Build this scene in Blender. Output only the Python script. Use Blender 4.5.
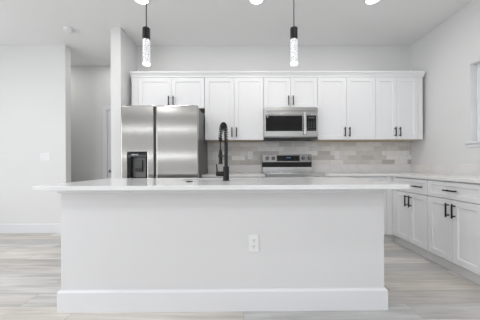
import bpy, bmesh, math, random
from mathutils import Vector, Matrix
R = math.radians
PI = math.pi
random.seed(7)
scene = bpy.context.scene
for o in list(bpy.data.objects):
    bpy.data.objects.remove(o, do_unlink=True)
COL = scene.collection

# ------------------------------------------------------------------ camera
EYE = 1.056
F = 240.0                                  # focal length in pixels (480 px wide)
YAW = R(0.35)
cd = bpy.data.cameras.new('camera')
cam = bpy.data.objects.new('camera', cd)
COL.objects.link(cam)
cd.sensor_fit = 'HORIZONTAL'
cd.sensor_width = 36.0
cd.lens = F / 480 * 36.0
cd.shift_x = -(243 + F * math.tan(YAW) - 240) / 480
cd.shift_y = 4.0 / 480
cd.clip_start = 0.05
cam.location = (0, 0, EYE)
cam.rotation_euler = (R(90), R(0.25), -YAW)
scene.camera = cam

# ------------------------------------------------------------------ world, light, exposure
w = bpy.data.worlds.new('World')
scene.world = w
w.use_nodes = True
bgn = w.node_tree.nodes['Background']
bgn.inputs[0].default_value = (0.86, 0.93, 1.0, 1)
bgn.inputs[1].default_value = 1.2

def area(name, loc, rot, sx, sy, power, color=(1, 1, 1), shape='RECTANGLE'):
    l = bpy.data.lights.new(name, 'AREA')
    l.shape = shape
    l.size = sx
    l.size_y = sy
    l.energy = power
    l.color = color
    o = bpy.data.objects.new(name, l)
    COL.objects.link(o)
    o.location = loc
    o.rotation_euler = rot
    return o
# daylight through the patio door, left and right windows; other lamps here are added
area('daylight_patio_door', (1.35, -3.28, 1.2), (R(90), 0, 0), 2.1, 2.3, 5, (0.975, 0.985, 1.0))
area('added_high_strip_lamp', (-3.2, -3.28, 2.40), (R(90), 0, 0), 3.2, 0.07, 4, (0.975, 0.985, 1.0))  # unseen strip lamp added for the upper bright band on the fridge doors
area('added_low_strip_lamp', (-3.2, -3.28, 1.38), (R(90), 0, 0), 3.2, 0.06, 4, (0.975, 0.985, 1.0))  # its lower partner, added for the second band of reflection
area('daylight_left_window', (-4.98, -0.4, 1.4), (R(90), 0, R(-90)), 3.0, 1.9, 61, (0.975, 0.985, 1.0))
area('added_side_fill', (-4.98, 2.5, 1.4), (R(90), 0, R(-90)), 1.0, 1.9, 3.5, (0.975, 0.985, 1.0))  # unseen fill added to light the right-hand base cabinets
area('daylight_right_window', (2.86, 2.365, 1.77), (R(90), 0, R(90)), 0.86, 0.9, 2, (0.97, 0.985, 1.0))
# unseen ceiling disk lamps added as soft fill, around the camera and dining side
for lx_, ly_ in ((-4.1, 1.9), (-2.6, 1.4), (-4.1, -0.2), (-2.6, -0.2), (-1.0, -0.6), (0.5, -0.6), (0.9, 0.9), (-2.6, -2.2), (-0.6, -2.2), (1.4, -2.2)):
    area('added_ceiling_fill', (lx_, ly_, 2.925), (0, 0, 0), .14, .14, 8, (1, 1, 1), 'DISK')
area('added_hall_fill', (-3.7, 4.2, 2.925), (0, 0, 0), .14, .14, 5.5, (1, .99, .98), 'DISK')  # two unseen lamps added to brighten the hall
area('added_hall_fill', (-2.3, 4.2, 2.925), (0, 0, 0), .14, .14, 3, (1, .99, .98), 'DISK')

vs = scene.view_settings
vs.view_transform = 'Standard'
vs.look = 'None'
vs.exposure = 0.03
vs.gamma = 1.0
vs.use_curve_mapping = False

# ------------------------------------------------------------------ materials
def nodes(name):
    m = bpy.data.materials.new(name)
    m.use_nodes = True
    nt = m.node_tree
    return m, nt, nt.nodes['Principled BSDF']

def N(nt, t, **kw):
    n = nt.nodes.new(t)
    for k, v in kw.items():
        setattr(n, k, v)
    return n

def painted(name, c, rough=0.5, bump=0.0, scale=60, var=0.012, spec=0.5):
    """a paint with a faint tone variation and fine texture"""
    m, nt, b = nodes(name)
    tc = N(nt, 'ShaderNodeTexCoord')
    no = N(nt, 'ShaderNodeTexNoise')
    no.inputs['Scale'].default_value = 1.7
    mx = N(nt, 'ShaderNodeMix', data_type='RGBA')
    nt.links.new(tc.outputs['Object'], no.inputs['Vector'])
    nt.links.new(no.outputs['Fac'], mx.inputs[0])
    mx.inputs[6].default_value = (*[max(0, x - var) for x in c], 1)
    mx.inputs[7].default_value = (*[min(1, x + var) for x in c], 1)
    nt.links.new(mx.outputs[2], b.inputs['Base Color'])
    b.inputs['Roughness'].default_value = rough
    b.inputs['Specular IOR Level'].default_value = spec
    if bump:
        n2 = N(nt, 'ShaderNodeTexNoise')
        n2.inputs['Scale'].default_value = scale
        bp = N(nt, 'ShaderNodeBump')
        bp.inputs['Strength'].default_value = bump
        bp.inputs['Distance'].default_value = 0.002
        nt.links.new(tc.outputs['Object'], n2.inputs['Vector'])
        nt.links.new(n2.outputs['Fac'], bp.inputs['Height'])
        nt.links.new(bp.outputs['Normal'], b.inputs['Normal'])
    return m

def metal(name, c, rough=0.3, aniso=0.0, vec=(1, 1, 400), bump=0.0, wave=0.0, metallic=1.0):
    m, nt, b = nodes(name)
    tc = N(nt, 'ShaderNodeTexCoord')
    mp = N(nt, 'ShaderNodeMapping')
    mp.inputs['Scale'].default_value = vec
    no = N(nt, 'ShaderNodeTexNoise')
    no.inputs['Scale'].default_value = 1.0
    no.inputs['Detail'].default_value = 3
    nt.links.new(tc.outputs['Object'], mp.inputs['Vector'])
    nt.links.new(mp.outputs['Vector'], no.inputs['Vector'])
    mx = N(nt, 'ShaderNodeMix', data_type='RGBA')
    nt.links.new(no.outputs['Fac'], mx.inputs[0])
    mx.inputs[6].default_value = (*[x * 0.93 for x in c], 1)
    mx.inputs[7].default_value = (*[min(1, x * 1.05) for x in c], 1)
    nt.links.new(mx.outputs[2], b.inputs['Base Color'])
    b.inputs['Metallic'].default_value = metallic
    b.inputs['Roughness'].default_value = rough
    if aniso:
        b.inputs['Anisotropic'].default_value = aniso
        tg = N(nt, 'ShaderNodeTangent', direction_type='RADIAL', axis='Z')
        nt.links.new(tg.outputs['Tangent'], b.inputs['Tangent'])
    if wave:
        n3 = N(nt, 'ShaderNodeTexNoise')
        n3.inputs['Scale'].default_value = 2.2
        n3.inputs['Detail'].default_value = 0
        bp = N(nt, 'ShaderNodeBump')
        bp.inputs['Strength'].default_value = wave
        bp.inputs['Distance'].default_value = 0.01
        nt.links.new(tc.outputs['Object'], n3.inputs['Vector'])
        nt.links.new(n3.outputs['Fac'], bp.inputs['Height'])
        nt.links.new(bp.outputs['Normal'], b.inputs['Normal'])
    return m

def emit(name, c, s, base=(0.8, 0.8, 0.8)):
    m, nt, b = nodes(name)
    b.inputs['Base Color'].default_value = (*base, 1)
    b.inputs['Emission Color'].default_value = (*c, 1)
    b.inputs['Emission Strength'].default_value = s
    return m

def mat_floor():
    m, nt, b = nodes('grey_oak_planks')
    L = nt.links.new
    tc = N(nt, 'ShaderNodeTexCoord')
    br = N(nt, 'ShaderNodeTexBrick', offset=0.37, offset_frequency=2)
    br.inputs['Scale'].default_value = 1.0
    br.inputs['Brick Width'].default_value = 1.22
    br.inputs['Row Height'].default_value = 0.18
    br.inputs['Mortar Size'].default_value = 0.0016
    br.inputs['Color1'].default_value = (0, 0, 0, 1)
    br.inputs['Color2'].default_value = (1, 1, 1, 1)
    br.inputs['Mortar'].default_value = (0.4, 0.4, 0.4, 1)
    L(tc.outputs['Object'], br.inputs['Vector'])
    ramp = N(nt, 'ShaderNodeValToRGB')
    cr = ramp.color_ramp
    cr.elements[0].position = 0.0
    cr.elements[0].color = (0.44, 0.41, 0.375, 1)
    cr.elements[1].position = 1.0
    cr.elements[1].color = (0.78, 0.76, 0.73, 1)
    for p, c in ((0.3, (0.63, 0.61, 0.59)), (0.5, (0.52, 0.52, 0.52)), (0.75, (0.63, 0.585, 0.535))):
        e = cr.elements.new(p)
        e.color = (*c, 1)
    L(br.outputs['Color'], ramp.inputs['Fac'])
    # grain: noise stretched along the plank, shifted from plank to plank
    sep = N(nt, 'ShaderNodeSeparateXYZ')
    L(tc.outputs['Object'], sep.inputs[0])
    mu = N(nt, 'ShaderNodeMath', operation='MULTIPLY')
    L(br.outputs['Color'], mu.inputs[0])
    mu.inputs[1].default_value = 9.0
    ad = N(nt, 'ShaderNodeMath', operation='ADD')
    L(sep.outputs['Z'], ad.inputs[0])
    L(mu.outputs[0], ad.inputs[1])
    cmb = N(nt, 'ShaderNodeCombineXYZ')
    L(sep.outputs['X'], cmb.inputs[0])
    L(sep.outputs['Y'], cmb.inputs[1])
    L(ad.outputs[0], cmb.inputs[2])
    mp = N(nt, 'ShaderNodeMapping')
    mp.inputs['Scale'].default_value = (1.3, 17, 1)
    L(cmb.outputs[0], mp.inputs['Vector'])
    no = N(nt, 'ShaderNodeTexNoise')
    no.inputs['Scale'].default_value = 1.5
    no.inputs['Detail'].default_value = 5
    no.inputs['Roughness'].default_value = 0.6
    L(mp.outputs[0], no.inputs['Vector'])
    gr = N(nt, 'ShaderNodeMapRange')
    gr.inputs['From Min'].default_value = 0.3
    gr.inputs['From Max'].default_value = 0.7
    gr.inputs['To Min'].default_value = 0.80
    gr.inputs['To Max'].default_value = 1.16
    L(no.outputs['Fac'], gr.inputs['Value'])
    # broad cloudy tone inside a plank
    mp2 = N(nt, 'ShaderNodeMapping')
    mp2.inputs['Scale'].default_value = (1.0, 4, 1)
    L(cmb.outputs[0], mp2.inputs['Vector'])
    n2 = N(nt, 'ShaderNodeTexNoise')
    n2.inputs['Scale'].default_value = 1.6
    n2.inputs['Detail'].default_value = 2
    L(mp2.outputs[0], n2.inputs['Vector'])
    g2 = N(nt, 'ShaderNodeMapRange')
    g2.inputs['From Min'].default_value = 0.3
    g2.inputs['From Max'].default_value = 0.7
    g2.inputs['To Min'].default_value = 0.86
    g2.inputs['To Max'].default_value = 1.12
    L(n2.outputs['Fac'], g2.inputs['Value'])
    m1 = N(nt, 'ShaderNodeMath', operation='MULTIPLY')
    L(gr.outputs[0], m1.inputs[0])
    L(g2.outputs[0], m1.inputs[1])
    vm = N(nt, 'ShaderNodeVectorMath', operation='SCALE')
    L(ramp.outputs['Color'], vm.inputs[0])
    L(m1.outputs[0], vm.inputs['Scale'])
    mm = N(nt, 'ShaderNodeMix', data_type='RGBA')
    L(br.outputs['Fac'], mm.inputs[0])
    L(vm.outputs[0], mm.inputs[6])
    mm.inputs[7].default_value = (0.33, 0.31, 0.29, 1)
    L(mm.outputs[2], b.inputs['Base Color'])
    b.inputs['Roughness'].default_value = 0.42
    bp = N(nt, 'ShaderNodeBump')
    bp.inputs['Strength'].default_value = 0.12
    bp.inputs['Distance'].default_value = 0.002
    L(no.outputs['Fac'], bp.inputs['Height'])
    L(bp.outputs['Normal'], b.inputs['Normal'])
    return m

def mat_tile():
    m, nt, b = nodes('greige_subway_tile')
    L = nt.links.new
    tc = N(nt, 'ShaderNodeTexCoord')
    sep = N(nt, 'ShaderNodeSeparateXYZ')
    L(tc.outputs['Object'], sep.inputs[0])
    cmb = N(nt, 'ShaderNodeCombineXYZ')
    L(sep.outputs['X'], cmb.inputs[0])
    L(sep.outputs['Z'], cmb.inputs[1])
    br = N(nt, 'ShaderNodeTexBrick', offset=0.36, offset_frequency=2)
    br.inputs['Scale'].default_value = 1.0
    br.inputs['Brick Width'].default_value = 0.204
    br.inputs['Row Height'].default_value = 0.0715
    br.inputs['Mortar Size'].default_value = 0.0016
    br.inputs['Color1'].default_value = (0, 0, 0, 1)
    br.inputs['Color2'].default_value = (1, 1, 1, 1)
    L(cmb.outputs[0], br.inputs['Vector'])
    ramp = N(nt, 'ShaderNodeValToRGB')
    cr = ramp.color_ramp
    cr.elements[0].position = 0.0
    cr.elements[0].color = (0.52, 0.495, 0.465, 1)
    cr.elements[1].position = 1.0
    cr.elements[1].color = (0.86, 0.845, 0.82, 1)
    for p, c in ((0.35, (0.66, 0.635, 0.605)), (0.65, (0.75, 0.73, 0.70))):
        e = cr.elements.new(p)
        e.color = (*c, 1)
    L(br.outputs['Color'], ramp.inputs['Fac'])
    no = N(nt, 'ShaderNodeTexNoise')
    no.inputs['Scale'].default_value = 14
    no.inputs['Detail'].default_value = 4
    L(tc.outputs['Object'], no.inputs['Vector'])
    gr = N(nt, 'ShaderNodeMapRange')
    gr.inputs['To Min'].default_value = 0.88
    gr.inputs['To Max'].default_value = 1.12
    L(no.outputs['Fac'], gr.inputs['Value'])
    vm = N(nt, 'ShaderNodeVectorMath', operation='SCALE')
    L(ramp.outputs['Color'], vm.inputs[0])
    L(gr.outputs[0], vm.inputs['Scale'])
    mm = N(nt, 'ShaderNodeMix', data_type='RGBA')
    L(br.outputs['Fac'], mm.inputs[0])
    L(vm.outputs[0], mm.inputs[6])
    mm.inputs[7].default_value = (0.66, 0.64, 0.61, 1)
    L(mm.outputs[2], b.inputs['Base Color'])
    b.inputs['Roughness'].default_value = 0.25
    bp = N(nt, 'ShaderNodeBump', invert=True)
    bp.inputs['Strength'].default_value = 0.4
    bp.inputs['Distance'].default_value = 0.002
    L(br.outputs['Fac'], bp.inputs['Height'])
    L(bp.outputs['Normal'], b.inputs['Normal'])
    return m

def mat_quartz(name, c, vein, rough):
    m, nt, b = nodes(name)
    L = nt.links.new
    tc = N(nt, 'ShaderNodeTexCoord')
    no = N(nt, 'ShaderNodeTexNoise')
    no.inputs['Scale'].default_value = 1.6
    no.inputs['Detail'].default_value = 6
    no.inputs['Distortion'].default_value = 1.2
    L(tc.outputs['Object'], no.inputs['Vector'])
    ramp = N(nt, 'ShaderNodeValToRGB')
    cr = ramp.color_ramp
    cr.elements[0].position = 0.44
    cr.elements[0].color = (*c, 1)
    cr.elements[1].position = 0.56
    cr.elements[1].color = (*c, 1)
    e = cr.elements.new(0.5)
    e.color = (*vein, 1)
    L(no.outputs['Fac'], ramp.inputs['Fac'])
    L(ramp.outputs['Color'], b.inputs['Base Color'])
    b.inputs['Roughness'].default_value = rough
    return m

def mat_crystal():
    m, nt, b = nodes('bubbled_crystal_glow')
    L = nt.links.new
    tc = N(nt, 'ShaderNodeTexCoord')
    vo = N(nt, 'ShaderNodeTexVoronoi', feature='DISTANCE_TO_EDGE')
    vo.inputs['Scale'].default_value = 62
    L(tc.outputs['Object'], vo.inputs['Vector'])
    mr = N(nt, 'ShaderNodeMapRange')
    mr.inputs['From Min'].default_value = 0.0
    mr.inputs['From Max'].default_value = 0.3
    mr.inputs['To Min'].default_value = 0.85
    mr.inputs['To Max'].default_value = 0.2
    L(vo.outputs['Distance'], mr.inputs['Value'])
    L(mr.outputs[0], b.inputs['Emission Strength'])
    b.inputs['Base Color'].default_value = (0.3, 0.3, 0.31, 1)
    b.inputs['Emission Color'].default_value = (0.97, 0.985, 1, 1)
    b.inputs['Roughness'].default_value = 0.1
    return m

def mat_glass(name, rough=0.0):
    m, nt, b = nodes(name)
    b.inputs['Base Color'].default_value = (0.97, 0.99, 0.99, 1)
    b.inputs['Transmission Weight'].default_value = 1.0
    b.inputs['Roughness'].default_value = rough
    b.inputs['IOR'].default_value = 1.45
    return m

def gloss(name, c, rough, spec=0.5, coat=0.0):
    m = painted(name, c, rough, var=0.004, spec=spec)
    m.node_tree.nodes['Principled BSDF'].inputs['Coat Weight'].default_value = coat
    return m

M = dict(
    wall=painted('warm_white_wall_paint', (0.76, 0.76, 0.757), 0.8, 0.08, 90),
    ceil=painted('ceiling_paint', (0.86, 0.86, 0.857), 0.9, 0.1, 70),
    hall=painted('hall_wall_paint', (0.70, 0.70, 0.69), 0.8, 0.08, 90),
    trim=painted('white_trim_paint', (0.775, 0.78, 0.80), 0.4),
    island=painted('island_paint', (0.72, 0.72, 0.73), 0.6, 0.06, 90),
    cab=painted('white_cabinet_lacquer', (0.84, 0.84, 0.85), 0.35, var=0.006),
    kick=painted('toe_kick_white', (0.80, 0.80, 0.80), 0.5),
    wood=painted('pale_birch_underside', (0.60, 0.49, 0.38), 0.6, var=0.04),
    floor=mat_floor(), tile=mat_tile(),
    quartz=mat_quartz('white_quartz', (0.80, 0.80, 0.81), (0.77, 0.77, 0.78), 0.15),
    quartz2=mat_quartz('pale_grey_quartz', (0.82, 0.805, 0.79), (0.78, 0.765, 0.75), 0.15),
    steel=metal('brushed_stainless', (0.42, 0.41, 0.395), 0.16, 0.8, (2, 2, 300), wave=0.05),
    steel2=metal('satin_stainless', (0.47, 0.46, 0.45), 0.24, 0.0, (2, 2, 300)),
    panel_steel=metal('dark_satin_panel', (0.30, 0.295, 0.29), 0.35, 0.0, (2, 2, 300)),
    knob=metal('dark_knob_steel', (0.22, 0.22, 0.22), 0.25),
    chrome=metal('polished_handle_steel', (0.75, 0.75, 0.75), 0.15),
    fridge_side=metal('dark_grey_steel_case', (0.13, 0.13, 0.13), 0.45, metallic=0.4),
    black=gloss('matte_black_metal', (0.010, 0.010, 0.011), 0.45, spec=.35),
    blackglass=gloss('black_glass', (0.009, 0.009, 0.010), 0.06, spec=0.3),
    plastic=gloss('dark_grey_plastic', (0.055, 0.055, 0.058), 0.4),
    greyplastic=gloss('mid_grey_plastic', (0.16, 0.16, 0.165), 0.4),
    white_plastic=gloss('white_plastic', (0.82, 0.82, 0.83), 0.3),
    slot=gloss('outlet_slot_grey', (0.22, 0.22, 0.24), 0.6),
    icon=gloss('pale_print', (0.6, 0.6, 0.6), 0.5),
    led=emit('blue_clock_digits', (0.15, 0.4, 0.9), 0.45, (0, 0, 0)),
    lens=emit('led_lens', (1, 0.98, 0.95), 5.0),
    led_end=emit('led_ring', (1, 1, 1), 1.6),
    crystal=mat_crystal(), glass=mat_glass('clear_glass'),
)

# ------------------------------------------------------------------ mesh helpers
class MB:
    def __init__(s):
        s.b = bmesh.new()
    def face(s, vs):
        try:
            return s.b.faces.new(vs)
        except ValueError:
            return None
    def box(s, x0, x1, y0, y1, z0, z1):
        v = [s.b.verts.new(p) for p in ((x0, y0, z0), (x1, y0, z0), (x1, y1, z0), (x0, y1, z0),
                                         (x0, y0, z1), (x1, y0, z1), (x1, y1, z1), (x0, y1, z1))]
        for f in ((0, 3, 2, 1), (4, 5, 6, 7), (0, 1, 5, 4), (1, 2, 6, 5), (2, 3, 7, 6), (3, 0, 4, 7)):
            s.face([v[i] for i in f])
        return s
    def slab(s, us, ws, d0, d1, skip=(), axes='xyz'):
        """grid of cells us x ws, thickness d0..d1; skip = set of (i,j) holes; axes order (u,w,d)"""
        def P(u, w_, d):
            c = dict(zip(axes, (u, w_, d)))
            return (c['x'], c['y'], c['z'])
        nu, nw = len(us), len(ws)
        V = {}
        def vert(i, j, k):
            if (i, j, k) not in V:
                V[(i, j, k)] = s.b.verts.new(P(us[i], ws[j], (d0, d1)[k]))
            return V[(i, j, k)]
        solid = lambda i, j: 0 <= i < nu - 1 and 0 <= j < nw - 1 and (i, j) not in skip
        for i in range(nu - 1):
            for j in range(nw - 1):
                if not solid(i, j):
                    continue
                s.face([vert(i, j, 1), vert(i + 1, j, 1), vert(i + 1, j + 1, 1), vert(i, j + 1, 1)])
                s.face([vert(i, j, 0), vert(i, j + 1, 0), vert(i + 1, j + 1, 0), vert(i + 1, j, 0)])
                if not solid(i - 1, j):
                    s.face([vert(i, j, 0), vert(i, j, 1), vert(i, j + 1, 1), vert(i, j + 1, 0)])
                if not solid(i + 1, j):
                    s.face([vert(i + 1, j, 0), vert(i + 1, j + 1, 0), vert(i + 1, j + 1, 1), vert(i + 1, j, 1)])
                if not solid(i, j - 1):
                    s.face([vert(i, j, 0), vert(i + 1, j, 0), vert(i + 1, j, 1), vert(i, j, 1)])
                if not solid(i, j + 1):
                    s.face([vert(i, j + 1, 0), vert(i, j + 1, 1), vert(i + 1, j + 1, 1), vert(i + 1, j + 1, 0)])
        return s
    def shaker(s, x0, x1, z0, z1, yf, th=0.02, rail=0.058, rec=0.009):
        """recessed-panel door facing -Y, front at yf"""
        yb = yf + th
        def rect(a, b, c, d, y):
            return [s.b.verts.new(p) for p in ((a, y, c), (b, y, c), (b, y, d), (a, y, d))]
        e = 0.0015
        o0 = rect(x0, x1, z0, z1, yf + e)
        o = rect(x0 + e, x1 - e, z0 + e, z1 - e, yf)
        i1 = rect(x0 + rail, x1 - rail, z0 + rail, z1 - rail, yf)
        i2 = rect(x0 + rail + .004, x1 - rail - .004, z0 + rail + .004, z1 - rail - .004, yf + rec)
        k = rect(x0, x1, z0, z1, yb)
        for a, b in ((o0, o), (o, i1), (i1, i2), (k, o0)):
            for n in range(4):
                s.face([a[n], a[(n + 1) % 4], b[(n + 1) % 4], b[n]])
        s.face(i2)
        s.face(k[::-1])
        return s
    def ring(s, c, n, r, seg, up=None):
        n = Vector(n).normalized()
        a = Vector(up) if up else (Vector((0, 0, 1)) if abs(n.z) < .9 else Vector((1, 0, 0)))
        u = n.cross(a).normalized()
        v = n.cross(u).normalized()
        return [s.b.verts.new(Vector(c) + u * (r * math.cos(2 * PI * k / seg)) + v * (r * math.sin(2 * PI * k / seg))) for k in range(seg)]
    def bridge(s, A, B):
        n = len(A)
        for k in range(n):
            s.face([A[k], A[(k + 1) % n], B[(k + 1) % n], B[k]])
    def cyl(s, p0, p1, r0, r1=None, seg=20, bev=0.0):
        r1 = r0 if r1 is None else r1
        p0, p1 = Vector(p0), Vector(p1)
        d = (p1 - p0).normalized()
        st = [(p0, r0), (p1, r1)]
        if bev:
            st = [(p0, r0 - bev), (p0 + d * bev, r0), (p1 - d * bev, r1), (p1, r1 - bev)]
        rings = [s.ring(p, d, r, seg) for p, r in st]
        for a, b in zip(rings, rings[1:]):
            s.bridge(a, b)
        s.face(rings[0][::-1])
        s.face(rings[-1])
        return s
    def tube(s, pts, r, seg=10):
        pts = [Vector(p) for p in pts]
        rings = []
        up = None
        prev_u = None
        for i, p in enumerate(pts):
            t = (pts[min(i + 1, len(pts) - 1)] - pts[max(i - 1, 0)]).normalized()
            if prev_u is None:
                a = Vector((0, 0, 1)) if abs(t.z) < .9 else Vector((1, 0, 0))
                u = t.cross(a).normalized()
            else:
                u = (prev_u - t * prev_u.dot(t)).normalized()
            prev_u = u
            v = t.cross(u)
            rr = r[i] if isinstance(r, (list, tuple)) else r
            rings.append([s.b.verts.new(p + u * (rr * math.cos(2 * PI * k / seg)) + v * (rr * math.sin(2 * PI * k / seg))) for k in range(seg)])
        for a, b in zip(rings, rings[1:]):
            s.bridge(a, b)
        s.face(rings[0][::-1])
        s.face(rings[-1])
        return s
    def lathe(s, prof, c=(0, 0, 0), seg=32, closed=False):
        """prof = [(r, z)]; ring shape if closed"""
        c = Vector(c)
        rings = []
        for r, z in prof:
            rings.append([s.b.verts.new(c + Vector((r * math.cos(2 * PI * k / seg), r * math.sin(2 * PI * k / seg), z))) for k in range(seg)])
        for a, b in zip(rings, rings[1:]):
            s.bridge(a, b)
        if closed:
            s.bridge(rings[-1], rings[0])
        else:
            s.face(rings[0][::-1])
            s.face(rings[-1])
        return s
    def prism(s, prof, x0, x1, axis='x'):
        """profile [(a, z)] extruded along an axis"""
        def P(t, a, z):
            return (t, a, z) if axis == 'x' else (a, t, z)
        A = [s.b.verts.new(P(x0, a, z)) for a, z in prof]
        B = [s.b.verts.new(P(x1, a, z)) for a, z in prof]
        s.bridge(A, B)
        s.face(A[::-1])
        s.face(B)
        return s
    def build(s, name, mat, parent=None, loc=None, bevel=0.0, smooth=False, segs=2):
        bmesh.ops.recalc_face_normals(s.b, faces=s.b.faces[:])
        me = bpy.data.meshes.new(name)
        if loc is not None:
            bmesh.ops.translate(s.b, verts=s.b.verts[:], vec=-Vector(loc))
        s.b.to_mesh(me)
        s.b.free()
        me.materials.append(mat)
        o = bpy.data.objects.new(name, me)
        COL.objects.link(o)
        if loc is not None:
            o.location = loc
        if parent is not None:
            o.parent = parent
        if smooth:
            for p in me.polygons:
                p.use_smooth = True
            try:
                me.set_sharp_from_angle(angle=R(40))
            except Exception:
                pass
        if bevel:
            mod = o.modifiers.new('bevel', 'BEVEL')
            mod.width = bevel
            mod.segments = segs
            mod.limit_method = 'ANGLE'
            mod.angle_limit = R(40)
        return o

def tag(o, label, cat, group=None):
    o['label'] = label
    o['category'] = cat
    if group:
        o['group'] = group
    return o

def thing(name, label, cat, loc, rz=0.0, group=None):
    o = bpy.data.objects.new(name, None)
    o.empty_display_size = 0.1
    COL.objects.link(o)
    o.location = loc
    o.rotation_euler = (0, 0, rz)
    return tag(o, label, cat, group)

def struct(o):
    o['kind'] = 'structure'
    return o

def dup(root, loc, label, group=None, rz=None):
    r = root.copy()
    COL.objects.link(r)
    r.location = loc
    if rz is not None:
        r.rotation_euler = (0, 0, rz)
    r['label'] = label
    if group:
        r['group'] = group
    for ch in list(root.children):
        c = ch.copy()
        COL.objects.link(c)
        c.parent = r
        for g in list(ch.children):
            d = g.copy()
            COL.objects.link(d)
            d.parent = c
    return r

# ------------------------------------------------------------------ the setting
YB = 3.80          # back kitchen wall
XR = 2.67          # right wall
ZC = 2.932         # ceiling
YL = 3.765         # left wall, facing the camera
XH = -2.768        # right end of the left wall (hall opening)
YHALL = 4.575      # far wall of the hall
YREAR = -3.3
XW = -5.0
XP0, XP1, YP = -1.799, -1.664, 3.286   # wall end beside the fridge

struct(MB().box(XW - .1, XR + .12, YREAR - .1, YHALL + .1, -.06, 0).build('floor', M['floor']))
struct(MB().box(XW - .1, XR + .12, YREAR - .1, YHALL + .1, ZC, ZC + .1).build('ceiling', M['ceil']))
struct(MB().box(XP0, XR, YB, YB + .12, 0, ZC).build('wall_back', M['wall']))
struct(MB().box(XP0, XP1, YP, YB, 0, ZC).build('wall_beside_fridge', M['wall']))
struct(MB().box(XW, XH, YL, YL + .115, 0, ZC).build('wall_left', M['wall']))
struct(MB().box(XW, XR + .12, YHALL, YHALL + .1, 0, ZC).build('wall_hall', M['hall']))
# right wall with the window opening
WY0, WY1, WZ0, WZ1 = 1.915, 2.80, 1.308, 2.215
struct(MB().slab([YREAR, WY0, WY1, YHALL], [0, WZ0, WZ1, ZC], XR, XR + .12, {(1, 1)}, 'yzx').build('wall_right', M['wall']))
# wall behind the camera: patio door and two slots added for the strip lamps
struct(MB().slab([XW, -4.8, -1.6, .3, 2.4, XR], [0, .05, 1.31, 1.45, 2.25, 2.35, 2.47, ZC], YREAR - .1, YREAR,
                 {(1, 2), (1, 5), (3, 1), (3, 2), (3, 3), (3, 4)}, 'xzy').build('wall_behind_camera', M['wall']))
struct(MB().slab([YREAR, -1.9, 1.1, 2.0, 3.0, YHALL], [0, .45, 2.35, ZC], XW - .1, XW, {(1, 1), (3, 1)}, 'yzx').build('wall_far_left', M['wall']))  # second opening is made for the added side fill

def base_prof(y, s=-1, h=.14, t=.015):
    return [(y, 0), (y + s * t, 0), (y + s * t, h - .012), (y + s * (t - .007), h), (y, h)]
struct(MB().prism(base_prof(YL), XW, XH).build('baseboard_left', M['trim']))
struct(MB().prism(base_prof(YHALL), XW, -2.655).build('baseboard_hall', M['trim']))

# door in the hall with its casing
struct(MB().slab([-2.653, -2.57, -1.76, -1.677], [0, 2.09, 2.17], YHALL - .022, YHALL, {(1, 0)}, 'xzy').build('trim_1', M['trim'], bevel=.004))
door = struct(MB().shaker(-2.566, -1.764, .01, 2.086, YHALL - .012, th=.012, rail=.11, rec=.006).build('door_1', M['trim']))
kn = MB()
kn.cyl((-2.50, YHALL - .012, .93), (-2.50, YHALL - .05, .93), .012)
kn.cyl((-2.50, YHALL - .045, .93), (-2.50, YHALL - .075, .93), .028, .024, bev=.006)
kn.build('door_knob', M['steel2'], door, smooth=True)

# window in the right wall
win = MB().slab([WY0, WY0 + .035, WY1 - .035, WY1], [WZ0, WZ0 + .035, 1.765, 1.80, WZ1 - .035, WZ1], XR + .075, XR + .115,
                {(1, 1), (1, 3)}, 'yzx').build('window_1', M['trim'], bevel=.003)
struct(win)
MB().box(XR + .094, XR + .10, WY0 + .036, WY1 - .036, WZ0 + .036, 1.764).box(XR + .094, XR + .10, WY0 + .036, WY1 - .036, 1.801, WZ1 - .036).build('window_glass', M['glass'], win)
MB().box(XR - .035, XR + .074, WY0 - .05, WY1 + .05, WZ0 - .028, WZ0 + .002).box(XR - .014, XR, WY0 - .03, WY1 + .03, WZ0 - .07, WZ0 - .028).build('window_sill', M['trim'], win, bevel=.004)

# ------------------------------------------------------------------ island
IS = 1.738                                  # front face
island = thing('kitchen_island', 'long white kitchen island with plain front panel and tall white baseboard, in the foreground', 'kitchen island', (-.146, 2.06, 0))
ox, oy = island.location.x, island.location.y
def isl(mb, name, mat, **k):
    bmesh.ops.translate(mb.b, verts=mb.b.verts[:], vec=(-ox, -oy, 0))
    return mb.build(name, mat, island, **k)
bx0, bx1, by1 = -1.315, 1.022, 2.42
isl(MB().box(bx0, bx1, IS, IS + .115, 0, .885).box(bx0, bx0 + .02, IS + .115, by1, 0, .885).box(bx1 - .02, bx1, IS + .115, by1, 0, .885)
    .box(bx0 + .02, bx1 - .02, by1 - .02, by1, .1, .885), 'body', M['island'])
t, h = .018, .153
prof = [(IS, 0), (IS - t, 0), (IS - t, h - .014), (IS - t + .009, h), (IS, h)]
def mitred(prof2, x0, x1, y1):
    """a moulding wrapped round front and both ends; prof2 = [(offset out, z)]"""
    m = MB()
    def station(px, py, dx, dy):
        return [m.b.verts.new((px + dx * o, py + dy * o, z)) for o, z in prof2]
    st = [station(x0, y1, -1, 0), station(x0, IS, -1, -1), station(x1, IS, 1, -1), station(x1, y1, 1, 0)]
    for a, b in zip(st, st[1:]):
        m.bridge(a, b)
    m.face(st[0])
    m.face(st[-1][::-1])
    return m
isl(mitred([(0, 0), (t, 0), (t, h - .014), (t - .009, h), (0, h)], bx0, bx1, by1), 'baseboard', M['trim'])
isl(mitred([(0, .846), (.010, .849), (.016, .862), (.016, .885), (0, .885)], bx0, bx1, by1), 'top_trim', M['trim'])

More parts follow.
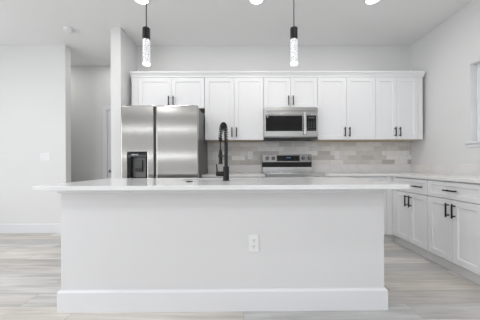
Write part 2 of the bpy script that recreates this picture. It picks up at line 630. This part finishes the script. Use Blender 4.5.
# island worktop with the sink cut-out
SX0, SX1, SY0, SY1 = -.56, .16, 2.10, 2.38
tag(MB().slab([-1.388, SX0, SX1, 1.106], [1.585, SY0, SY1, 2.49], .885, .915, {(1, 1)}).build(
    'island_countertop', M['quartz'], loc=(-.137, 2.0, .885), bevel=.003),
    'glossy white quartz slab on the island, overhanging its front', 'countertop')
sk = MB()
sk.slab([SX0 - .015, SX0 + .004, SX1 - .004, SX1 + .015], [SY0 - .015, SY0 + .004, SY1 - .004, SY1 + .015], .881, .885, {(1, 1)})
sk.box(SX0 - .006, SX0 + .004, SY0 - .006, SY1 + .006, .68, .882).box(SX1 - .004, SX1 + .006, SY0 - .006, SY1 + .006, .68, .882)
sk.box(SX0 + .004, SX1 - .004, SY0 - .006, SY0 + .004, .68, .882).box(SX0 + .004, SX1 - .004, SY1 - .004, SY1 + .006, .68, .882)
sk.box(SX0 - .006, SX1 + .006, SY0 - .006, SY1 + .006, .672, .68)
sink = thing('sink', 'undermount sink set into the island worktop behind the black faucet', 'sink', ((SX0 + SX1) / 2, (SY0 + SY1) / 2, .672))
bmesh.ops.translate(sk.b, verts=sk.b.verts[:], vec=-sink.location)
sk.build('basin', M['steel2'], sink)
MB().lathe([(.055, .008), (.055, .011), (.04, .0105), (.012, .013)], (0, 0, 0)).build('drain', M['chrome'], sink, smooth=True)

bt = tag(MB().lathe([(.027, 0), (.027, .004), (.023, .007), (.018, .0075)], (0, 0, 0), 28).build('sink_button', M['black'], smooth=True),
         'small round black button on the island worktop left of the faucet', 'button')
bt.location = (-.432, 1.925, .915)

# faucet
fau = thing('kitchen_faucet', 'tall matte black spring pull-down faucet on the island', 'faucet', (-.144, 2.04, .915))
MB().cyl((0, 0, 0), (0, 0, .006), .030, bev=.002).cyl((0, 0, .006), (0, 0, .122), .0255, seg=28, bev=.003).build('base', M['black'], fau, smooth=True)
MB().cyl((0, 0, .122), (0, 0, .325), .0155, seg=20, bev=.002).build('riser', M['black'], fau, smooth=True)
dirv = Vector((-.064, .19, 0))
reach = dirv.length
dn = dirv.normalized()
def arch(n=60):
    P = []
    z0, z1 = .325, .385
    rad = reach / 2
    for k in range(8):
        P.append(Vector((0, 0, z0 + (z1 - z0) * k / 8)))
    for k in range(n + 1):
        a = PI * k / n
        P.append(dn * (rad - rad * math.cos(a)) + Vector((0, 0, z1 + rad * 1.08 * math.sin(a))))
    P.append(dn * reach + Vector((0, 0, .37)))
    return P
path = arch()
MB().tube(path + [dn * reach + Vector((0, 0, .27))], .0055, 10).build('hose', M['black'], fau, smooth=True)
# coil around the arch
def resample(P, n):
    L = [0]
    for a, b in zip(P, P[1:]):
        L.append(L[-1] + (b - a).length)
    out = []
    i = 0
    for k in range(n):
        t_ = L[-1] * k / (n - 1)
        while i < len(P) - 2 and L[i + 1] < t_:
            i += 1
        f = (t_ - L[i]) / max(1e-9, L[i + 1] - L[i])
        out.append(P[i].lerp(P[i + 1], min(1, f)))
    return out, L[-1]
nper, turns = 14, 21
pts, tot = resample(path, nper * turns)
side = Vector((-dn.y, dn.x, 0))
coil = []
for i, p in enumerate(pts):
    tt = (pts[min(i + 1, len(pts) - 1)] - pts[max(i - 1, 0)]).normalized()
    v = tt.cross(side).normalized()
    a = 2 * PI * i / nper
    coil.append(p + side * (.0165 * math.cos(a)) + v * (.0165 * math.sin(a)))
MB().tube(coil, .0042, 6).build('spring', M['black'], fau, smooth=True)
e = dn * reach
MB().cyl(e + Vector((0, 0, .385)), e + Vector((0, 0, .35)), .017, seg=20, bev=.002).build('spring_collar', M['black'], fau, smooth=True)
MB().cyl(e + Vector((0, 0, .275)), e + Vector((0, 0, .25)), .011, .015).cyl(e + Vector((0, 0, .25)), e + Vector((0, 0, .165)), .0165, seg=24, bev=.001).cyl(e + Vector((0, 0, .165)), e + Vector((0, 0, .142)), .018, .021, seg=24, bev=.002).build('spray_head', M['black'], fau, smooth=True)
hb = MB().tube([dn * .012 + Vector((0, 0, .215)), e - dn * .02 + Vector((0, 0, .215))], .006, 10)
hb.lathe([(.0172, .205), (.022, .205), (.022, .225), (.0172, .225)], e, 24, closed=True)
hb.build('holder_arm', M['black'], fau, smooth=True)
lv = MB().cyl((-.02, 0, .058), (-.085, 0, .058), .0205, seg=22, bev=.003)
lv.build('valve', M['black'], fau, smooth=True)
MB().tube([(-.076, 0, .074), (-.078, -.002, .11), (-.081, -.004, .142)], [.0065, .006, .005], 10).build('lever', M['black'], fau, smooth=True)

# ------------------------------------------------------------------ fridge
FX0, FX1, FY = -1.497, -.553, 2.95
fr = thing('refrigerator', 'side-by-side stainless steel refrigerator with ice and water dispenser', 'refrigerator', ((FX0 + FX1) / 2, (FY + 3.77) / 2, 0))
def loc(mb, root):
    bmesh.ops.translate(mb.b, verts=mb.b.verts[:], vec=-root.location)
    return mb
def put(mb, name, mat, root, parent=None, **k):
    return loc(mb, root).build(name, mat, parent or root, **k)
FZ = 1.78
put(MB().box(FX0 + .004, FX1 - .004, FY + .085, 3.77, .03, FZ - .02), 'case', M['fridge_side'], fr, bevel=.006)
put(MB().box(FX0 + .01, FX1 - .01, FY + .04, FY + .085, .02, .095), 'kick_grille', M['plastic'], fr)
for px, py in ((FX0 + .06, FY + .15), (FX1 - .06, FY + .15), (FX0 + .06, 3.7), (FX1 - .06, 3.7)):
    put(MB().cyl((px, py, 0), (px, py, .03), .025), 'foot', M['plastic'], fr)
xa, xb = (154 - 243) / 81.4, (156.2 - 243) / 81.4   # gap between the doors
# freezer door with dispenser opening
dx0, dx1, dz0, dz1 = (127.6 - 243) / 81.4, (147 - 243) / 81.4, .885, 1.205
fd = put(MB().slab([FX0, dx0, dx1, xa], [.10, dz0, dz1, FZ], FY, FY + .075, {(1, 1)}, 'xzy'), 'freezer_door', M['steel'], fr, bevel=.012, segs=4)
fd['label'] = 'narrow left door with a black dispenser set into it'
ds = MB().slab([dx0, dx0 + .042, dx1 - .012, dx1], [dz0, dz0 + .012, dz1 - .055, dz1], FY - .003, FY + .01, {(1, 1)}, 'xzy')
ds.box(dx0 + .03, dx1 - .006, FY + .062, FY + .07, dz0, dz1)                      # back of the niche
ds = put(ds, 'dispenser', M['blackglass'], fr, fd, bevel=.002)
ds['label'] = 'black ice and water dispenser'
put(MB().box(dx0 + .043, dx1 - .013, FY + .052, FY + .062, dz0 + .012, dz1 - .055), 'dispenser_niche', M['greyplastic'], fr, fd)
put(MB().prism([(FY + .022, dz0 + .13), (FY + .03, dz0 + .225), (FY + .052, dz0 + .225), (FY + .052, dz0 + .08), (FY + .04, dz0 + .08)], dx0 + .085, dx1 - .07), 'dispenser_paddle', M['plastic'], fr, fd)
for k in range(5):
    xx = dx0 + .055 + k * .017
    put(MB().box(xx, xx + .011, FY - .0045, FY - .003, dz1 - .036, dz1 - .022), 'dispenser_icon', M['icon'], fr, fd)
rd = put(MB().box(xb, FX1, FY, FY + .075, .10, FZ), 'fridge_door', M['steel'], fr, bevel=.012, segs=4)
rd['label'] = 'wide plain right door'
put(MB().box(xa - .004, xb + .004, FY + .018, FY + .072, .11, FZ - .01), 'handle_channel', M['plastic'], fr)
for hx in (FX0 + .05, FX1 - .09):
    put(MB().box(hx, hx + .04, FY + .02, FY + .15, FZ - .02, FZ + .008), 'hinge_cover', M['plastic'], fr, bevel=.004)

# ------------------------------------------------------------------ cabinets
def pull(mb, c, length, vertical, yf, r=.0075, off=.032):
    """bar pull in front of a door face at yf (faces -Y)"""
    x, z = c
    hl = length / 2
    if vertical:
        mb.cyl((x, yf - off, z - hl), (x, yf - off, z + hl), r, seg=10)
        for s in (-1, 1):
            mb.cyl((x, yf, z + s * hl * .72), (x, yf - off, z + s * hl * .72), r * .85, seg=8)
    else:
        mb.cyl((x - hl, yf - off, z), (x + hl, yf - off, z), r, seg=10)
        for s in (-1, 1):
            mb.cyl((x + s * hl * .72, yf, z), (x + s * hl * .72, yf - off, z), r * .85, seg=8)
    return mb

GAP = .0016
def wall_cabinet(label, x0, x1, z0, z1, d0, d1, hz, fill=None):
    """wall cabinet, carcass x0..x1, door pair d0..d1, pulls centred at height hz"""
    depth = .335
    c = thing('wall_cabinet', label, 'cabinet', ((x0 + x1) / 2, YB - depth / 2, z0), 0, 'white upper cabinets')
    L = c.location
    lx = lambda x: x - L.x
    yf = -depth / 2 - .003
    yb = depth / 2
    H = z1 - z0
    cb = MB().box(lx(x0) + .0008, lx(x1) - .0008, yf + .022, yb, .004, H)
    if d0 - x0 > .02:
        cb.box(lx(x0) + .0008, lx(d0) - .0025, yf + .002, yf + .022, 0, H)
    if x1 - d1 > .02:
        cb.box(lx(d1) + .0025, lx(x1) - .0008, yf + .002, yf + .022, 0, H)
    cb.build('carcass', M['cab'], c)
    MB().box(lx(x0) + .003, lx(x1) - .003, yf + .024, yb - .002, -.002, .004).build('bottom_panel', M['wood'], c)
    mid = (d0 + d1) / 2
    for a, b, s in ((d0, mid, 1), (mid, d1, -1)):
        dr = MB().shaker(lx(a) + GAP, lx(b) - GAP, .002, H - .002, yf).build('door', M['cab'], c)
        hx = lx(mid) - s * .033
        pull(MB(), (hx, hz - z0), .135, True, yf).build('handle', M['black'], dr, smooth=True)
    return c
UZ0, UZ1, MZ = 1.402, 2.305, 1.862
wall_cabinet('short wide white wall cabinet above the refrigerator', -1.60, -.549, MZ, UZ1, -1.505, -.552, 1.965)
wall_cabinet('tall white two-door wall cabinet between refrigerator and microwave', -.547, .301, UZ0, UZ1, -.547, .301, 1.512)
wall_cabinet('short white two-door wall cabinet directly above the microwave', .303, 1.081, MZ, UZ1, .303, 1.081, 1.965)
wall_cabinet('tall white two-door wall cabinet just right of the microwave', 1.083, 1.924, UZ0, UZ1, 1.083, 1.924, 1.512)
wall_cabinet('tall white two-door wall cabinet at the right end of the upper row', 1.926, 2.608, UZ0, UZ1, 1.926, 2.54, 1.512)

# crown moulding along the top of the wall cabinets
yc = YB - .335 - .003
cp = [(YB, UZ1), (yc + .005, UZ1), (yc - .004, UZ1 + .004), (yc - .004, UZ1 + .02), (yc - .022, UZ1 + .05), (yc - .034, UZ1 + .06), (yc - .034, UZ1 + .078), (YB, UZ1 + .078)]
tag(MB().prism(cp, -1.605, 2.625).build('crown_molding', M['cab'], loc=(.5, YB - .17, UZ1)), 'white crown molding running along the top of the upper cabinets', 'molding')

# tiles
tag(MB().box(-.56, XR - .001, YB - .0105, YB - .0005, .90, UZ0 - .004).build('tile_backsplash', M['tile'], loc=(1.05, YB - .005, .90)),
    'staggered grey and beige tile backsplash on the wall under the upper cabinets', 'backsplash')

def base_cabinet(label, c_loc, rz, wdt, depth, drawer=True, door_split=None, pull_x=0.0, group='white base cabinets'):
    """base cabinet; local front faces -Y, back at y=0, x centred"""
    c = thing('base_cabinet', label, 'cabinet', c_loc, rz, group)
    yf = -depth
    hw = wdt / 2
    MB().box(-hw + .0008, hw - .0008, yf + .022, 0, .105, .885).build('carcass', M['cab'], c)
    MB().box(-hw, hw, yf + .055, yf + .07, 0, .105).build('toe_kick', M['kick'], c)
    dz1_ = .704
    dr = MB().shaker(-hw + GAP, hw - GAP, .711, .872, yf, rail=.04, rec=.008).build('drawer', M['cab'], c)
    pull(MB(), (pull_x, .792), .135, False, yf).build('handle', M['black'], dr, smooth=True)
    mid = 0 if door_split is None else door_split
    for a, b, s in ((-hw, mid, 1), (mid, hw, -1)):
        d = MB().shaker(a + GAP, b - GAP, .113, dz1_, yf).build('door', M['cab'], c)
        pull(MB(), (mid - s * .034, .604), .135, True, yf).build('handle', M['black'], d, smooth=True)
    return c

XF = 1.985                                       # face of the right-hand run
DEP = XR - XF - .002
# right run: local +x points towards the camera
base_cabinet('white base cabinet in the far corner of the right-hand run', (XR - .002, (2.573 + 3.115) / 2, 0), R(-90), .54, DEP, pull_x=2.844 - 2.70, door_split=2.844 - 2.855)
base_cabinet('white base cabinet on the right nearest the picture edge, below the window', (XR - .002, (1.971 + 2.571) / 2, 0), R(-90), .60, DEP)
base_cabinet('white base cabinet cut off by the right picture edge', (XR - .002, (1.37 + 1.969) / 2, 0), R(-90), .599, DEP)
# back run
YBF = 3.18
base_cabinet('white base cabinet between refrigerator and range', ((-.54 + .296) / 2, YB - .012, 0), 0, .836, YB - .012 - YBF)
cc = base_cabinet('white corner base cabinet right of the range', ((1.068 + 1.91) / 2, YB - .012, 0), 0, .842, YB - .012 - YBF)
MB().box(1.911 - cc.location.x, XF - .001 - cc.location.x, YBF - cc.location.y + .002, YBF - cc.location.y + .022, .105, .885).box(XF + .002 - cc.location.x, XF + .022 - cc.location.x, 3.116 - cc.location.y, YBF - cc.location.y + .022, .105, .885).build('corner_filler', M['cab'], cc)
MB().box(1.911 - cc.location.x, XF + .07 - cc.location.x, YBF - cc.location.y + .055, YBF - cc.location.y + .07, 0, .105).box(XF + .055 - cc.location.x, XF + .07 - cc.location.x, 3.115 - cc.location.y, YBF - cc.location.y + .055, 0, .105).build('corner_toe_kick', M['kick'], cc)

# perimeter worktops
YCF = 3.16
XCF = 1.968
ct = tag(MB().slab([-.548, .297], [YCF, YB - .011], .885, .915).build('countertop', M['quartz2'], loc=(-.12, 3.48, .885), bevel=.003),
         'short pale quartz worktop between refrigerator and range', 'countertop')
MB().box(-.548 + .12, .297 + .12, YB - .031 - 3.48, YB - .011 - 3.48, .03, .157).build('upstand', M['quartz2'], ct, bevel=.002)
ct = tag(MB().slab([1.066, XCF, XR - .001], [1.39, YCF, YB - .011], .885, .915, {(0, 0)}).build('countertop', M['quartz2'], loc=(2.2, 3.0, .885), bevel=.003),
         'long L-shaped pale quartz worktop running from the range along the right wall', 'countertop')
MB().box(1.066 - 2.2, XR - .001 - 2.2, YB - .031 - 3, YB - .011 - 3, .03, .157).box(XR - .021 - 2.2, XR - .001 - 2.2, 1.39 - 3, YB - .031 - 3, .03, .157).build('upstand', M['quartz2'], ct, bevel=.002)

# ------------------------------------------------------------------ microwave
MX0, MX1, MY, MZ0, MZ1 = .303, 1.066, 3.39, 1.415, 1.858
mw = thing('microwave', 'stainless over-the-range microwave with black window above the range', 'microwave', ((MX0 + MX1) / 2, (MY + YB) / 2, MZ0))
s_ = 70.8
mx = lambda px: (px - 243) / s_
mz = lambda py: EYE + (164 - py) / s_
put(MB().box(MX0, MX1, MY + .03, YB - .011, MZ0 + .018, MZ1), 'case', M['steel2'], mw)
put(MB().box(MX0 + .003, MX1 - .003, MY + .012, YB - .012, MZ0, MZ0 + .018), 'underside', M['black'], mw)
put(MB().box(MX0, MX1, MY, MY + .03, mz(114.6), MZ1), 'top_vent', M['steel2'], mw, bevel=.003)
for k in range(3):
    zz = mz(112.2) + k * .012
    put(MB().box(MX0 + .03, MX1 - .03, MY - .001, MY + .002, zz, zz + .003), 'vent_slot', M['plastic'], mw)
xd = mx(306.3)
dz0_, dz1_ = MZ0 + .03, mz(114.6) - .002
wx0, wx1, wz0, wz1 = mx(266), mx(302.6), mz(131.2), mz(115.7)
dd = put(MB().slab([MX0, wx0, wx1, xd], [dz0_, wz0, wz1, dz1_], MY - .004, MY + .03, {(1, 1)}, 'xzy'), 'door', M['steel2'], mw, bevel=.003)
put(MB().box(wx0, wx1, MY - .002, MY + .02, wz0, wz1), 'window', M['blackglass'], mw, dd)
put(MB().box(wx0 + .018, wx0 + .034, MY - .0035, MY - .002, wz1 - .026, wz1 - .010), 'maker_mark', M['icon'], mw, dd)
hm = MB().box(mx(303.4), mx(305.4), MY - .05, MY - .036, mz(134.8), mz(112.8))
for zz in (mz(132.5), mz(115.5)):
    hm.box(mx(303.7), mx(305.1), MY - .037, MY - .004, zz - .01, zz + .01)
put(hm, 'handle', M['chrome'], mw, dd, bevel=.003)
cpn = put(MB().slab([xd + .002, mx(306.9), mx(316.6), MX1], [dz0_, wz0, wz1, dz1_], MY - .002, MY + .03, {(1, 1)}, 'xzy'), 'control_frame', M['steel2'], mw, bevel=.002)
put(MB().box(mx(306.9), mx(316.6), MY - .001, MY + .02, wz0, wz1), 'control_panel', M['blackglass'], mw)
for i in range(3):
    for j in range(5):
        x_ = mx(308.4) + i * .038
        z_ = wz0 + .02 + j * .026
        put(MB().box(x_, x_ + .018, MY - .002, MY - .001, z_, z_ + .005), 'key', M['greyplastic'], mw)
put(MB().box(mx(308.6), mx(315), MY - .002, MY - .001, wz1 - .042, wz1 - .016), 'display', M['plastic'], mw)

# ------------------------------------------------------------------ range
RX0, RX1 = .301, 1.062
rg = thing('kitchen_range', 'freestanding stainless electric range with black cooktop and rear knob panel', 'range', ((RX0 + RX1) / 2, 3.45, 0))
put(MB().box(RX0, RX1, 3.15, 3.775, .04, .90), 'body', M['fridge_side'], rg)
for px in (RX0 + .05, RX1 - .05):
    for py in (3.2, 3.72):
        put(MB().cyl((px, py, 0), (px, py, .04), .02), 'foot', M['plastic'], rg)
ck = put(MB().box(RX0, RX1, 3.145, 3.70, .90, .926), 'cooktop', M['blackglass'], rg, bevel=.003)
for px, py, rr in ((RX0 + .2, 3.29, .1), (RX1 - .2, 3.29, .085), (RX0 + .2, 3.55, .075), (RX1 - .2, 3.55, .1)):
    put(MB().lathe([(rr, .9260), (rr, .9266), (rr - .004, .9266), (rr - .004, .9260)], (px, py, 0), 36, closed=True), 'burner_ring', M['greyplastic'], rg, ck)
put(MB().box(RX0, RX1, 3.10, 3.144, .842, .938), 'front_rail', M['steel2'], rg, bevel=.004)
od = put(MB().slab([RX0, RX0 + .1, RX1 - .1, RX1], [.24, .36, .66, .838], 3.108, 3.15, {(1, 1)}, 'xzy'), 'oven_door', M['steel2'], rg, bevel=.004)
put(MB().box(RX0 + .1, RX1 - .1, 3.112, 3.14, .36, .66), 'oven_window', M['blackglass'], rg, od)
oh = MB().tube([(RX0 + .03, 3.052, .872), (RX1 - .03, 3.052, .872)], .016, 16)
for px in (RX0 + .06, RX1 - .06):
    oh.cyl((px, 3.11, .83), (px, 3.055, .868), .009, seg=10)
put(oh, 'handle', M['chrome'], rg, od, smooth=True)
put(MB().box(RX0, RX1, 3.112, 3.15, .05, .232), 'drawer', M['steel2'], rg, bevel=.004)
# backguard
s2 = 64.8
gx = lambda px: (px - 243) / s2
gz = lambda py: EYE + (164 - py) / s2
gy = 3.70
bg_ = put(MB().box(RX0, RX1, gy, 3.775, .916, gz(167.2)), 'backguard', M['steel2'], rg, bevel=.003)
put(MB().box(RX0, RX1, gy + .004, 3.775, gz(167.2), gz(162.4)), 'backguard_vent', M['black'], rg)
pn = put(MB().prism([(gy - .012, gz(162.4)), (gy + .004, gz(154.6)), (3.775, gz(154.6)), (3.775, gz(162.4))], RX0, RX1), 'knob_panel', M['panel_steel'], rg, bevel=.003)
put(MB().prism([(gy - .0145, gz(161.3)), (gy - .001, gz(155.6)), (gy + .01, gz(155.6)), (gy + .01, gz(161.3))], gx(276.7), gx(299.6)), 'display', M['blackglass'], rg, pn)
lz = gz(157.9)
dg = MB()
for k, (a, b) in enumerate(((0, .004), (.009, .021), (.025, .028), (.032, .044), (.048, .06))):
    dg.box(gx(286.4) + a * 1.1, gx(286.4) + b * 1.1, gy - .0135, gy - .004, lz - .006, lz + .006)
put(dg, 'clock_digits', M['led'], rg, pn)
for px in (267.2, 273.3, 303.3, 309.3):
    kx, kz = gx(px), gz(158.4)
    kb = MB().cyl((kx, gy - .004, kz), (kx, gy - .012, kz - .001), .030, seg=26, bev=.002).cyl((kx, gy - .012, kz - .001), (kx, gy - .036, kz - .004), .0245, .021, seg=26, bev=.003)
    kb.box(kx - .004, kx + .004, gy - .040, gy - .034, kz - .022, kz + .016)
    put(kb, 'knob', M['knob'], rg, pn, smooth=True)

# ------------------------------------------------------------------ outlets and switch
def outlet(label, loc_, group='white outlets'):
    o = thing('wall_outlet', label, 'outlet', loc_, 0, group)
    MB().box(-.036, .036, -.006, 0, -.062, .062).build('cover_plate', M['white_plastic'], o, bevel=.003)
    for zz in (-.022, .022):
        sk_ = MB().cyl((0, -.006, zz), (0, -.0085, zz), .0165, seg=24, bev=.001).build('socket', M['white_plastic'], o, smooth=True)
        MB().box(-.0075, -.0045, -.0092, -.0084, zz - .002, zz + .009).box(.0045, .0075, -.0092, -.0084, zz - .002, zz + .009).cyl((0, -.0092, zz - .009), (0, -.0084, zz - .009), .003, seg=10).build('slots', M['slot'], sk_)
    return o
o0 = outlet('white outlet on the front of the island', ((253.5 - 243) / 140.2, IS, EYE - 80.5 / 140.2))
s3 = F / 3.79
first = None
for px, lab in ((215.2, 'white outlet on the tiles left of the faucet, beside the refrigerator'),
                (250.2, 'white outlet on the tiles between the faucet and the range'),
                (336.8, 'white outlet on the tiles just right of the range'),
                (407.3, 'white outlet on the tiles in the right corner')):
    dup(o0, ((px - 243) / s3, YB - .01, EYE + (164 - 155.3) / s3), lab)
sw = thing('light_switch', 'white three-gang light switch plate on the left wall', 'light switch', ((44.4 - 243) / 64.5, YL, EYE + 8.2 / 64.5))
MB().box(-.078, .078, -.006, 0, -.06, .06).build('cover_plate', M['white_plastic'], sw, bevel=.003)
for k in (-1, 0, 1):
    MB().prism([(-.006, -.033), (-.0075, -.033), (-.011, .033), (-.006, .033)], k * .046 - .0165, k * .046 + .0165).build('rocker', M['white_plastic'], sw, bevel=.001)

# ------------------------------------------------------------------ lamps
def pendant(label, loc_):
    p = thing('pendant_lamp', label, 'pendant lamp', loc_, 0, 'pendants over the island')
    H = ZC - loc_[2]
    MB().lathe([(.06, H), (.06, H - .02), (.055, H - .025), (.008, H - .026)], (0, 0, 0)).build('canopy', M['black'], p, smooth=True)
    MB().cyl((0, 0, .305), (0, 0, H - .024), .0042, seg=10).build('cord', M['black'], p, smooth=True)
    MB().lathe([(.008, .318), (.008, .305), (.028, .305), (.031, .302), (.031, .209), (.0285, .207)], (0, 0, 0), 28).build('cap', M['black'], p, smooth=True)
    MB().lathe([(.0285, .004), (.0295, .006), (.0295, .207)], (0, 0, 0), 28).build('crystal_rod', M['crystal'], p, smooth=True)
    MB().lathe([(.0296, .0), (.0305, .002), (.0305, .012), (.0296, .014), (.027, .004), (.002, .003), (.002, 0)], (0, 0, 0), 28, closed=True).build('end_light', M['led_end'], p, smooth=True)
    return p
pz = EYE + (164 - 66.2) / 120 + .012
pendant('black and crystal pendant lamp hanging at left, in front of the refrigerator', ((147.2 - 243) / 120, 2.0, pz))
pendant('black and crystal pendant lamp hanging at right, in front of the microwave', ((294.6 - 243) / 120, 2.0, pz))

def downlight(label, loc_):
    d = thing('recessed_light', label, 'ceiling light', loc_, 0, 'recessed ceiling lights')
    MB().lathe([(.092, 0), (.092, -.004), (.078, -.009), (.072, -.009), (.072, 0)], (0, 0, 0), 40, closed=True).build('trim_ring', M['trim'], d, smooth=True)
    MB().lathe([(.0718, 0), (.0718, -.0065)], (0, 0, 0), 40).build('lens', M['lens'], d, smooth=True)
    area('downlight_beam', (loc_[0], loc_[1], loc_[2] - .02), (0, 0, 0), .13, .13, 5.5, (1, .985, .965), 'DISK')
dl = ((142.3, 'round recessed ceiling light above the left pendant lamp'), (257.2, 'round recessed ceiling light in the middle, between the pendant lamps'), (374, 'round recessed ceiling light at right of the three'))
for px, lab in dl:
    downlight(lab, ((px - 243) / 87.8, F / 87.8, ZC))

sm = thing('smoke_detector', 'round white smoke detector on the ceiling at left', 'smoke detector', ((70.3 - 243) / 72.2, F / 72.2, ZC))
MB().lathe([(.068, 0), (.068, -.01), (.062, -.014)], (0, 0, 0), 36).build('mount', M['white_plastic'], sm, smooth=True)
MB().lathe([(.058, -.014), (.058, -.03), (.048, -.04), (.015, -.044)], (0, 0, 0), 36).build('sensor_cap', M['white_plastic'], sm, smooth=True)
